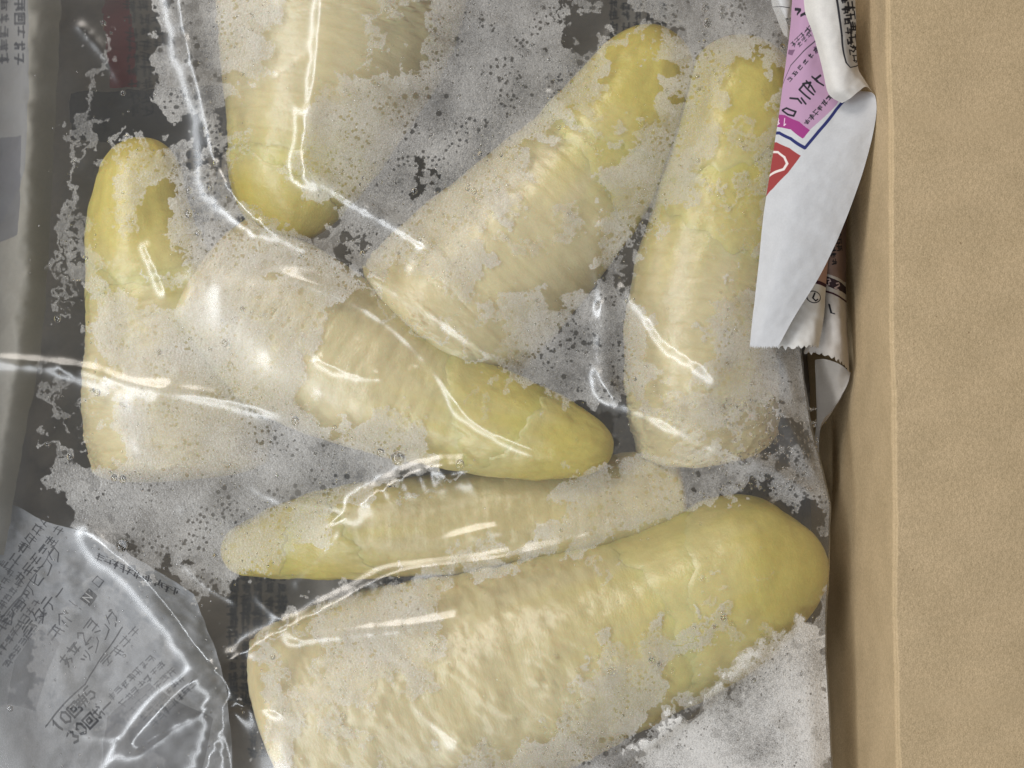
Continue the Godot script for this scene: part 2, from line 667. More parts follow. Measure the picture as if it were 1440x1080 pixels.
func mist_map() -> void:
	mist.resize(TW * TH)
	mist.fill(0)
	var M := 235
	mist_poly([[240, -70], [225, 60], [215, 135], [235, 165], [290, 190], [312, 225], [262, 236], [250, 206], [205, 200], [180, 215], [160, 270], [140, 330], [128, 400], [118, 470], [120, 505], [118, 560], [130, 620], [140, 642], [90, 646], [62, 620], [75, 680], [110, 740], [150, 775], [240, 810], [300, 845], [390, 790], [520, 815], [400, 880], [350, 940], [370, 1000], [390, 1160], [1190, 1160], [1190, -70]], M)
	# slivers in the clear strip beside the first shoot
	mist_poly([[143, 50], [162, 55], [155, 80], [140, 110], [128, 190], [112, 215], [108, 280], [120, 300], [95, 330], [90, 440], [80, 440], [88, 300], [105, 200], [125, 110]], 170)
	mist_poly([[180, 182], [178, 200], [160, 230], [143, 232], [148, 215], [165, 195]], 200)
	mist_poly([[105, 300], [122, 305], [118, 330], [150, 320], [135, 400], [108, 400], [100, 430]], 150)
	mist_poly([[70, 520], [85, 520], [80, 560], [98, 545], [80, 575], [84, 590], [62, 600], [66, 560]], 150)
	mist_poly([[88, 595], [103, 600], [98, 606], [86, 600]], 200)
	# A: long shoot that comes in at the top
	mist_poly([[390, -70], [500, -70], [530, 20], [520, 75], [500, 108], [440, 120], [432, 180], [420, 232], [335, 202], [312, 150], [328, 108], [388, 97], [392, 36]], 40)
	mist_poly([[548, -10], [600, 15], [608, 55], [592, 92], [545, 100], [520, 120], [505, 100], [540, 60]], 30)
	mist_poly([[322, 212], [380, 216], [418, 228], [405, 244], [440, 285], [470, 298], [455, 332], [430, 342], [380, 325], [345, 305], [318, 262]], 12)
	# B: upright shoot with the yellow tip
	mist_poly([[178, 198], [230, 198], [232, 210], [200, 206]], 0)
	mist_poly([[214, 250], [236, 250], [240, 320], [232, 360], [252, 398], [246, 428], [210, 440], [188, 428], [196, 408], [160, 392], [132, 388], [142, 312], [165, 318], [196, 320], [198, 272]], 0)
	mist_poly([[120, 475], [160, 485], [140, 492], [165, 500], [155, 520], [120, 520]], 15)
	mist_poly([[122, 555], [150, 560], [165, 580], [158, 600], [175, 625], [165, 640], [140, 640], [126, 610]], 15)
	mist_poly([[374, 380], [410, 375], [400, 392], [378, 402]], 10)
	# D: shoot with two yellow sheaths
	mist_poly([[915, 40], [945, 38], [932, 62], [912, 72], [936, 92], [942, 118], [925, 150], [902, 160], [880, 190], [868, 218], [848, 220], [826, 190], [815, 158], [832, 150], [866, 142], [828, 118], [846, 100], [870, 75]], 0)
	mist_poly([[722, 198], [800, 186], [822, 205], [862, 220], [838, 262], [868, 276], [846, 300], [830, 330], [836, 392], [800, 428], [760, 412], [705, 408], [690, 432], [655, 425], [668, 392], [690, 350], [664, 312], [720, 310], [742, 270]], 22)
	mist_poly([[772, 278], [800, 290], [815, 312], [800, 335], [785, 320]], 200)
	mist_poly([[700, 330], [740, 345], [762, 360], [735, 372], [705, 350]], 170)
	mist_poly([[512, 386], [560, 376], [620, 392], [640, 425], [690, 440], [705, 470], [720, 510], [690, 505], [620, 470], [560, 430], [520, 408]], 25)
	mist_poly([[560, 372], [610, 372], [645, 385], [620, 405], [585, 395]], 190)
	# E: shoot at the paper
	mist_poly([[1016, 132], [1034, 102], [1058, 62], [1086, 78], [1100, 130], [1088, 200], [1062, 210], [1045, 186], [1052, 158], [1022, 186]], 0)
	mist_poly([[1006, 190], [1038, 190], [1050, 230], [1036, 262], [1000, 276], [990, 230]], 8)
	mist_poly([[955, 278], [1076, 276], [1072, 330], [1062, 408], [1012, 410], [1000, 440], [988, 468], [1006, 492], [975, 545], [938, 562], [922, 556], [910, 480], [892, 410], [872, 394], [905, 340], [930, 320]], 22)
	mist_poly([[985, 345], [1030, 332], [1070, 336], [1040, 342]], 140)
	mist_poly([[960, 300], [1010, 290], [1072, 296], [1030, 304]], 120)
	mist_poly([[860, 560], [915, 585], [960, 600], [1045, 610], [1100, 575], [1110, 600], [1075, 640], [980, 625], [900, 640], [850, 632], [830, 590]], 45)
	# C: shoot across the middle
	mist_poly([[470, 412], [540, 428], [620, 478], [720, 532], [782, 556], [850, 592], [866, 640], [850, 660], [760, 668], [650, 668], [606, 652], [604, 612], [590, 578], [575, 566], [545, 586], [450, 602], [436, 570], [424, 540], [450, 500], [452, 450]], 6)
	mist_poly([[665, 550], [680, 545], [690, 552], [675, 570], [668, 575]], 190)
	# F: shoot below it
	mist_poly([[398, 790], [470, 750], [512, 704], [540, 690], [642, 668], [800, 664], [795, 720], [760, 752], [700, 775], [560, 806], [520, 815], [440, 812]], 10)
	mist_poly([[600, 808], [640, 775], [660, 762], [690, 765], [700, 775]], 200)
	mist_poly([[795, 660], [960, 690], [1000, 712], [930, 740], [850, 755], [770, 760]], 190)
	# G: the largest shoot, at the bottom
	mist_poly([[925, 725], [1000, 700], [1080, 690], [1168, 716], [1166, 820], [1156, 862], [1110, 880], [1072, 884], [1058, 902], [1000, 960], [890, 1040], [880, 1000], [850, 1030], [838, 975], [862, 920], [884, 900], [918, 876], [896, 908], [930, 916], [950, 896], [1038, 864], [1025, 858], [940, 880], [850, 905], [820, 955], [800, 985], [780, 1030], [742, 1050], [660, 1070], [610, 1030], [580, 990], [612, 930], [620, 870], [640, 812], [770, 786], [860, 762]], 10)
	mist_poly([[845, 925], [885, 905], [915, 918], [1005, 880], [1042, 862], [1030, 880], [960, 935], [925, 985], [870, 1040], [830, 1075], [740, 1100], [752, 1055], [790, 1060], [760, 1020], [800, 1010], [830, 980], [810, 950]], 220)
	mist_poly([[500, 980], [560, 960], [600, 1000], [640, 1050], [620, 1090], [420, 1090], [400, 1030]], 40)
	mist_poly([[388, 900], [430, 880], [450, 920], [420, 960], [385, 960]], 40)
	mist_poly([[665, 1045], [690, 1040], [695, 1070], [670, 1075]], 220)
	mist_poly([[430, 980], [480, 1000], [520, 1040], [470, 1060], [450, 1020]], 190)
	mist_poly([[832, 795], [858, 800], [840, 822]], 180)
	mist_poly([[1000, 818], [1018, 825], [1012, 838], [998, 832]], 170)
	mist_poly([[1062, 822], [1098, 788], [1090, 800], [1068, 828]], 150)
	# torn holes over the gaps between shoots
	mist_poly([[776, 20], [830, 0], [905, 5], [930, 30], [870, 40], [840, 62], [800, 70], [775, 58], [800, 38]], 5)
	mist_poly([[578, 240], [600, 225], [614, 250], [600, 268], [580, 258]], 0)
	mist_poly([[478, 350], [496, 330], [512, 318], [525, 330], [512, 360], [500, 368]], 5)
	mist_poly([[880, 322], [905, 330], [898, 356], [884, 345]], 5)
	mist_poly([[1078, 598], [1100, 572], [1122, 590], [1128, 640], [1110, 655], [1070, 640]], 60)
	mist_poly([[1165, 872], [1110, 884], [1060, 910], [985, 990], [890, 1050], [880, 1150], [1190, 1150]], 255)  # dense mist, its value raised to paint the directly lit corner brighter
	# weak mist over the loose corner of the bag
	mist_poly([[30, 860], [70, 900], [130, 800], [200, 870], [240, 930], [240, 1000], [180, 1010], [60, 1000]], 90)
	mist_poly([[-60, 960], [60, 1000], [180, 1040], [230, 1090], [-60, 1100]], 60)

func mist_textures() -> Array:
	var wx := noise_bytes(fnl(0.013, 21, 3), TW, TH)
	var wy := noise_bytes(fnl(0.013, 22, 3), TW, TH)
	var low := noise_bytes(fnl(0.006, 23, 3), TW, TH)
	var fine := noise_bytes(fnl(0.33, 24, 2), TW, TH)
	var fine2 := noise_bytes(fnl(0.07, 29, 2), TW, TH)
	var df := fnl(0.27, 27, 1, FastNoiseLite.TYPE_CELLULAR)
	df.cellular_return_type = FastNoiseLite.RETURN_DISTANCE
	var dome := noise_bytes(df, TW, TH)
	var cf := fnl(0.034, 25, 1, FastNoiseLite.TYPE_CELLULAR)
	cf.cellular_return_type = FastNoiseLite.RETURN_DISTANCE
	var hole := noise_bytes(cf, TW, TH)
	cf.frequency = 0.085
	cf.seed = 33
	var pit := noise_bytes(cf, TW, TH)
	var low2 := noise_bytes(fnl(0.009, 34, 2), TW, TH)
	var out := PackedByteArray()
	out.resize(TW * TH * 4)
	var bump := PackedByteArray()
	bump.resize(TW * TH)
	for y in TH:
		for x in TW:
			var k := y * TW + x
			var sx := clampi(x + ((wx[k] - 128) * 40 + (fine2[k] - 128) * 9 >> 7), 0, TW - 1)
			var sy := clampi(y + ((wy[k] - 128) * 40 + (fine2[(k + 9000) % (TW * TH)] - 128) * 9 >> 7), 0, TH - 1)
			var m := mist[sy * TW + sx]
			var f := fine[k]
			var a := 0.0
			if m > 0:
				var l := low[k] / 255.0
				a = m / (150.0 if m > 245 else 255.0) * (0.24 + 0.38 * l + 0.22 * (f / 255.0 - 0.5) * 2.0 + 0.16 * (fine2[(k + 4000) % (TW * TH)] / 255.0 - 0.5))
				var m2 := mist[clampi(y + ((wy[k] - 128) * 110 >> 7), 0, TH - 1) * TW + clampi(x + ((wx[k] - 128) * 110 >> 7), 0, TW - 1)]
				a *= 0.72 + 0.28 * m2 / 235.0
				a += 0.07 * (0.45 - dome[k] / 255.0) * m / 235.0
				if m > 120:
					var hh := hole[k]
					var lim := 3 + int(46.0 * clampf(1.15 - 2.2 * l, 0.0, 1.0))
					if (hh < lim and m < 246) or pit[k] + ((fine2[k] - 128) >> 2) < int((20.0 if m > 245 else 52.0) * smoothstep(0.45, 0.85, low2[k] / 255.0)):
						a *= 0.18
			var white := 238 if m > 245 else 218  # direct light on the densest mist is put into its colour
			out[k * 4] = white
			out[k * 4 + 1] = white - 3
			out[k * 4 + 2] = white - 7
			out[k * 4 + 3] = clampi(int(a * 255.0), 0, 255)
			bump[k] = dome[k]
	return [ImageTexture.create_from_image(Image.create_from_data(TW, TH, false, Image.FORMAT_RGBA8, out)), ImageTexture.create_from_image(Image.create_from_data(TW, TH, false, Image.FORMAT_L8, bump))]

# ------------------------------------------------------------------
func area_lamp(called: String, where: Vector3, size: Vector2, energy: float, c: Color, across: Vector3) -> void:
	var l := AreaLight3D.new()
	l.name = called
	l.area_size = size
	l.light_energy = energy
	l.light_color = c
	l.area_range = 6.0
	l.shadow_enabled = true
	add_child(l)
	l.look_at_from_position(where, Vector3(0, 0, 0), across)

func _ready() -> void:
	rng.seed = 20
	# camera, air and lamps
	var cam := Camera3D.new()
	cam.name = "camera"
	cam.fov = FOV
	cam.near = 0.02
	cam.far = 20.0
	add_child(cam)
	cam.look_at_from_position(Vector3(0, CAM_H, 0), Vector3.ZERO, Vector3(0, 0, -1))
	cam.current = true
	var we := WorldEnvironment.new()
	we.name = "room_air"
	var e := Environment.new()
	e.background_mode = Environment.BG_COLOR
	e.background_color = lin(0.16, 0.16, 0.165)
	e.tonemap_mode = Environment.TONE_MAPPER_LINEAR
	e.tonemap_exposure = 0.82
	e.sdfgi_enabled = true
	e.ssao_enabled = true
	e.ssil_enabled = true
	we.environment = e
	add_child(we)
	area_lamp("ceiling_lamp", Vector3(-0.66, 1.08, -0.86), Vector2(0.7, 0.5), 1.6, Color(1.0, 0.97, 0.93), Vector3(0.3, 0, 1))
	area_lamp("added_streak_light", Vector3(-0.9, 1.1, -0.12), Vector2(0.8, 0.16), 0.85, Color(0.96, 0.98, 1.0), Vector3(1.0, 0.3, 0.0))  # unseen extra light, added so the upright creases show streaks
	area_lamp("tube_lamp", Vector3(-0.62, 1.08, 0.72), Vector2(1.8, 0.2), 1.9, Color(0.96, 0.98, 1.0), Vector3(0.8, 0.3, -0.6))

	shoot_mat = mat(Color.WHITE, 0.3, 0.5)
	shoot_mat.vertex_color_use_as_albedo = true
	shoot_mat.subsurf_scatter_enabled = true
	shoot_mat.subsurf_scatter_strength = 0.25
	shoot_mat.heightmap_enabled = true
	shoot_mat.heightmap_texture = bump_tex(512, [[0.05, 0.6, 3], [0.2, 0.4, 2]])
	shoot_mat.heightmap_scale = 0.008
	shoot_mat.albedo_texture = tile_tex(512, Color(0.95, 0.95, 0.93), 0.06, [[0.02, 0.8, 3], [0.12, 0.4, 2]])
	shoot_mat.uv1_scale = Vector3(1.0, 2.2, 1.0)

	build_box()
	build_shoots()
	build_lining()
	build_bag()
	build_side_paper()

func build_box() -> void:
	var kraft := lin(0.43, 0.325, 0.195)
	var m := mat(Color.WHITE, 0.9, 0.25)
	m.albedo_texture = tile_tex(1024, kraft, 0.20, [[0.07, 0.45, 3], [0.22, 0.7, 2], [0.45, 0.7, 1], [0.008, 0.3, 2]], 130, Color(0.25, 0.15, 0.08))
	m.uv1_triplanar = true
	m.uv1_world_triplanar = true
	m.uv1_scale = Vector3(5.2, 5.2, 5.2)
	m.heightmap_enabled = true
	m.heightmap_texture = bump_tex(1024, [[0.09, 0.5, 3], [0.25, 0.5, 2]])
	m.heightmap_scale = 0.02
	var root := thing("cardboard_box", Vector3(0, -0.116, 0))
	tag(root, "open brown corrugated cardboard box with its flap folded out flat", "box")
	var o := root.position
	var floor_y := -0.112
	# the wall next to the bag and its flap: a folded sheet 4 mm thick, swept along the box
	var prof := func(z: float) -> Array:
		var lean := z * 0.012
		var xw := 0.1262 + lean
		var wob := 0.0002 * sin(z * 61.0) + 0.00008 * sin(z * 143.0 + 1.0)
		return [xw, wob]
	var nz := fnl(24.0, 4, 3)
	var nvv := 420
	for part in ["side_panel", "flap"]:
		var p := PackedVector3Array()
		var uv := PackedVector2Array()
		var n := 0
		for j in nvv:
			var z := lerpf(-0.2, 0.2, j / (nvv - 1.0))
			var a: Array = prof.call(z)
			var line := []
			if part == "side_panel":
				for q in 14:
					var y := lerpf(floor_y, 0.0255, q / 13.0)
					line.append(Vector3(a[0] - 0.0006 * sin(q * 0.24) + a[1] + 0.0003 * nz.get_noise_2d(z, y), y, z))
				line.append(Vector3(a[0] + a[1] + 0.0006, 0.0275, z))
				line.append(Vector3(a[0] + 0.004, 0.0275, z))
				line.append(Vector3(a[0] + 0.0045, floor_y, z))
			else:
				# rounded crease, then the flat of the flap
				for q in 9:
					var t := q / 8.0 * PI * 0.5
					line.append(Vector3(a[0] + a[1] * 1.6 + 0.0008 - 0.0008 * cos(t) + 0.0002 * nz.get_noise_2d(z * 3.0, 1.0), 0.0296 + 0.0008 * sin(t) + 0.0002 * nz.get_noise_2d(z * 4.0, 5.0), z))
				for q in 24:
					var t := (q + 1) / 24.0
					var x: float = a[0] + 0.001 + 0.16 * t
					line.append(Vector3(x, 0.0304 - 0.010 * t + 0.0005 * nz.get_noise_2d(x, z) - 0.0002 * exp(-t * 30.0) + 0.00008 * sin(z * TAU / 0.0068 + 0.4 * sin(x * 90.0)), z))
				line.append(Vector3(a[0] + 0.164, 0.0165, z))
				line.append(Vector3(a[0] + 0.01, 0.0262, z))
			n = line.size()
			for v in line:
				p.append(v - o)
				uv.append(Vector2(v.x, v.z))
		obj(part, grid_mesh(p, n, nvv, uv), m, root)
	# the other three walls and the bottom
	for w in [[Vector3(-0.232, -0.036, 0), Vector3(0.004, 0.152, 0.4)], [Vector3(-0.0505, -0.036, -0.202), Vector3(0.359, 0.152, 0.004)], [Vector3(-0.0505, -0.042, 0.202), Vector3(0.359, 0.140, 0.004)]]:
		var b := BoxMesh.new()
		b.size = w[1]
		obj("side_panel", b, m, root).position = w[0] - o
	var fl := BoxMesh.new()
	fl.size = Vector3(0.366, 0.004, 0.408)
	obj("bottom_panel", fl, m, root).position = Vector3(-0.0505, -0.1145, 0) - o
	var tm := mat(lin(0.20, 0.19, 0.18), 0.7)
	tm.albedo_texture = tile_tex(256, lin(0.24, 0.22, 0.2), 0.3, [[0.03, 1.0, 3]])
	var pl := PlaneMesh.new()
	pl.size = Vector2(6, 6)
	var g := obj("ground", pl, tm)
	g.position.y = -0.1167
	g.set_meta("kind", "structure")

func build_shoots() -> void:
	top.resize(SX * SZ)
	top.fill(-1.0)
	shoot("thick bamboo shoot hanging in from the upper edge, its yellow tip pointing down", [[500, -150, 182, -2], [486, -40, 178, -2], [466, 60, 166, -3], [438, 170, 128, -6], [412, 260, 90, -10], [402, 340, 52, -15]], {"seed": 11, "tip": 0.70, "bumps": 0.42, "turn": 1.0})
	shoot("upright pale bamboo shoot beside the clear strip of film, yellow streaked tip on top", [[256, 676, 120, -8], [250, 590, 132, -6], [238, 500, 122, -6], [216, 410, 96, -9], [196, 300, 68, -13], [205, 194, 42, -20]], {"seed": 23, "tip": 0.58, "bumps": 0.14, "turn": 2.0})
	shoot("bamboo shoot across the middle with bare yellow tip pointing to the wall", [[286, 398, 118, -7], [356, 440, 126, -3], [440, 486, 122, 0], [536, 535, 106, 1], [640, 578, 84, 0], [740, 606, 66, -2], [810, 624, 46, -5], [862, 634, 24, -10]], {"seed": 37, "tip": 0.56, "bumps": 0.10, "turn": 0.4})
	shoot("broad slanting bamboo shoot with smooth yellow tip between fogged film patches", [[596, 480, 132, -6], [652, 418, 136, -3], [738, 332, 124, -2], [822, 240, 106, -4], [884, 146, 80, -8], [940, 44, 52, -16]], {"seed": 41, "tip": 0.60, "bumps": 0.12, "turn": 3.0})
	shoot("bamboo shoot under the torn newspaper edge, knobbly base and yellow top", [[996, 634, 98, -14], [988, 560, 106, -6], [984, 480, 108, -3], [994, 390, 104, -3], [1016, 280, 94, -6], [1036, 160, 84, -9], [1050, 52, 64, -15]], {"seed": 53, "tip": 0.60, "bumps": 0.24, "turn": 4.0})
	shoot("half hidden bamboo shoot below the middle one, tip pointing away from the wall", [[960, 700, 70, -22], [850, 712, 74, -19], [740, 722, 76, -18], [620, 738, 72, -19], [500, 746, 66, -22], [400, 762, 50, -29], [316, 780, 24, -44]], {"seed": 61, "tip": 0.66, "bumps": 0.0, "turn": 0.2, "pale": Color(0.54, 0.455, 0.235)})
	shoot("largest bamboo shoot, lying lowest in the picture with broad yellow tip at the wall", [[420, 1060, 185, -4], [520, 1012, 180, -1], [640, 970, 168, 1], [780, 922, 150, 2], [920, 872, 130, 1], [1040, 812, 116, -1], [1120, 788, 98, -4], [1144, 778, 90, -8]], {"seed": 71, "tip": 0.54, "bumps": 0.50, "turn": 1.6})

func build_lining() -> void:
	var ink := lin(0.03, 0.03, 0.035)
	# sheet spread under the bag
	var s := sheet([[[-190, -200, -20], [-100, -200, -70], [60, -200, -104], [500, -200, -106], [900, -200, -106], [1150, -200, -104]], [[-190, 200, -20], [-100, 200, -70], [60, 200, -100], [500, 200, -106], [900, 200, -106], [1150, 200, -104]], [[-190, 700, -20], [-100, 700, -66], [60, 700, -98], [500, 700, -106], [900, 700, -106], [1150, 700, -104]], [[-190, 1250, -20], [-100, 1250, -66], [60, 1250, -96], [500, 1250, -106], [900, 1250, -106], [1150, 1250, -104]]], 120, 110, 0.003, 31)
	paper_start(s, lin(0.27, 0.245, 0.21))
	s.poly([[138, -40], [176, -40], [190, 60], [192, 124], [156, 124], [150, 60]].map(func(a): return Vector2(a[0], a[1])), lin(0.30, 0.05, 0.05))
	s.poly([Vector2(100, 132), Vector2(330, 120), Vector2(330, 215), Vector2(220, 206), Vector2(100, 196)], lin(0.10, 0.095, 0.09))
	small_print(s, Vector2(190, 0), Vector2(0.05, 1), 9, 3, 16, -19, 2.0, ink, 0.5)
	for b in 26:
		small_print(s, Vector2(rng.randf_range(200, 1050), rng.randf_range(-60, 1000)), Vector2(0, 1), 10, 5, 13, -17, 1.8, ink, 0.8)
	var sp := thing("newspaper_sheet", at(500, 540, -0.106))
	tag(sp, "dim newspaper sheet lying under the bag with one dull red strip", "newspaper")
	paper_done(s, "page", sp, sp.position)

	# strip that stands along the far side of the bag
	var t := sheet([[[-60, -120, -24], [0, -120, -30], [44, -120, -26], [92, -120, -38]], [[-60, 200, -24], [0, 200, -30], [40, 200, -26], [76, 200, -38]], [[-60, 450, -24], [-10, 450, -30], [30, 450, -26], [62, 450, -38]], [[-60, 620, -24], [-30, 620, -29], [5, 620, -26], [34, 620, -38]], [[-80, 780, -24], [-50, 780, -30], [-25, 780, -28], [6, 780, -38]]], 50, 130, 0.0008, 33)
	paper_start(t, lin(0.25, 0.235, 0.2))
	t.poly([Vector2(-60, -80), Vector2(36, -80), Vector2(40, 110), Vector2(34, 240), Vector2(-10, 330), Vector2(-60, 340)], lin(0.20, 0.20, 0.205), 0.75)
	write(t, ["?", "?", "kai", "?", "o", "?"], Vector2(36, -20), Vector2(0.0, 1), 15, 19, 2.2, ink, 0.75)
	write(t, ["?", "?", "?", "?", "?"], Vector2(12, 0), Vector2(0.0, 1), 14, 19, 2.0, ink, 0.6)
	t.poly([Vector2(-60, 200), Vector2(30, 190), Vector2(24, 330), Vector2(-60, 360)], lin(0.10, 0.10, 0.11), 0.7)
	var tp := thing("folded_newspaper_strip", at(20, 300, -0.05))
	tag(tp, "greyish newspaper strip folded upright along the bag's clear side", "newspaper")
	paper_done(t, "page", tp, tp.position)

	# grey page under the loose corner of the bag, with lines of slanted writing
	var g := sheet([[[-120, 690, -44], [-10, 700, -45], [70, 735, -40], [132, 752, -42], [200, 790, -40], [272, 836, -44]], [[-120, 740, -44], [-10, 760, -45], [70, 790, -40], [136, 800, -44], [206, 830, -38], [284, 866, -48]], [[-120, 820, -44], [-10, 830, -48], [80, 860, -40], [160, 880, -47], [230, 905, -40], [306, 925, -50]], [[-120, 960, -40], [0, 970, -46], [80, 980, -38], [160, 990, -46], [235, 1000, -42], [322, 1000, -54]], [[-120, 1120, -46], [0, 1120, -44], [80, 1125, -46], [160, 1130, -44], [230, 1135, -50], [330, 1140, -56]]], 90, 90, 0.0010, 35)
	paper_start(g, lin(0.27, 0.275, 0.285), 0.10)
	var d := Vector2(0.6, -0.8)
	write(g, ["shi", "yo", "tsu", "pi", "n", "gu"], Vector2(-2, 868), d, 20, 21.5, 1.8, ink, 0.8)
	write(g, ["?", "ta", "te", "bar"], Vector2(28, 885), d, 20, 21.5, 1.8, ink, 0.8)
	write(g, ["?", "suke", "bang"], Vector2(62, 892), d, 20, 24, 1.8, ink, 0.7)
	write(g, ["a", "?", "2", "?"], Vector2(80, 930), d, 18, 20, 1.8, ink, 0.7)
	write(g, ["tsu", "shi", "n", "gu"], Vector2(104, 925), d, 20, 22, 1.8, ink, 0.85)
	g.poly([Vector2(112, 842), Vector2(125, 827), Vector2(137, 838), Vector2(126, 853)], lin(0.05, 0.05, 0.055))
	write(g, ["N"], Vector2(115, 842), d, 11, 12, 2.2, lin(0.6, 0.6, 0.6))
	g.line([Vector2(130, 818), Vector2(137, 810), Vector2(146, 817), Vector2(139, 826), Vector2(130, 818)], 1.6, ink, 0.8)
	g.line([Vector2(-20, 905), Vector2(30, 838), Vector2(82, 760)], 1.6, ink, 0.6)
	g.line([Vector2(64, 1022), Vector2(120, 962), Vector2(172, 882)], 1.8, ink, 0.85)
	write(g, ["1", "0", "kai", "?", "5"], Vector2(68, 1020), Vector2(0.7, -0.7), 18, 16, 2.2, ink, 0.9)
	write(g, ["3", "0", "kai", "o", "bar"], Vector2(90, 1036), Vector2(0.7, -0.7), 18, 16, 2.2, ink, 0.9)
	write(g, ["?", "?", "?", "?"], Vector2(140, 930), Vector2(0.68, -0.73), 16, 18, 1.6, ink, 0.6)
	write(g, ["?", "?", "?", "?", "?", "?"], Vector2(2, 800), Vector2(0.6, -0.8), 15, 17, 2.0, ink, 0.8)
	write(g, ["?", "?", "?", "?", "?", "?"], Vector2(18, 815), Vector2(0.62, -0.78), 15, 17, 2.0, ink, 0.75)
	write(g, ["?", "?", "?", "?", "?", "?", "?", "?", "?", "?", "?"], Vector2(138, 776), Vector2(0.91, 0.41), 12, 11.5, 2.0, ink, 0.95)
	for q in 7:
		write(g, ["?", "?", "?", "?", "?", "?", "?", "?"], Vector2(-70 + q * 12, 850 + q * 14), Vector2(0.6, -0.8), 11, 12.5, 1.6, ink, 0.45)
	for q in 5:
		write(g, ["?", "?", "?", "?", "?", "?", "?"], Vector2(150 + q * 15, 980 + q * 9), Vector2(0.7, -0.7), 11, 12.5, 1.5, ink, 0.5)
	g.poly(v2([[150, 1010], [210, 960], [300, 1010], [280, 1100], [140, 1100]]), lin(0.12, 0.12, 0.125), 0.6)
	g.poly(v2([[20, 930], [60, 880], [84, 905], [50, 1000], [10, 990]]), lin(0.12, 0.12, 0.125), 0.4)
	var gp := thing("printed_newspaper_page", at(100, 900, -0.045))
	tag(gp, "grey newspaper page with slanted lines of writing under the loose bag corner", "newspaper")
	paper_done(g, "page", gp, gp.position)
	splat(g.p)
	splat(t.p)

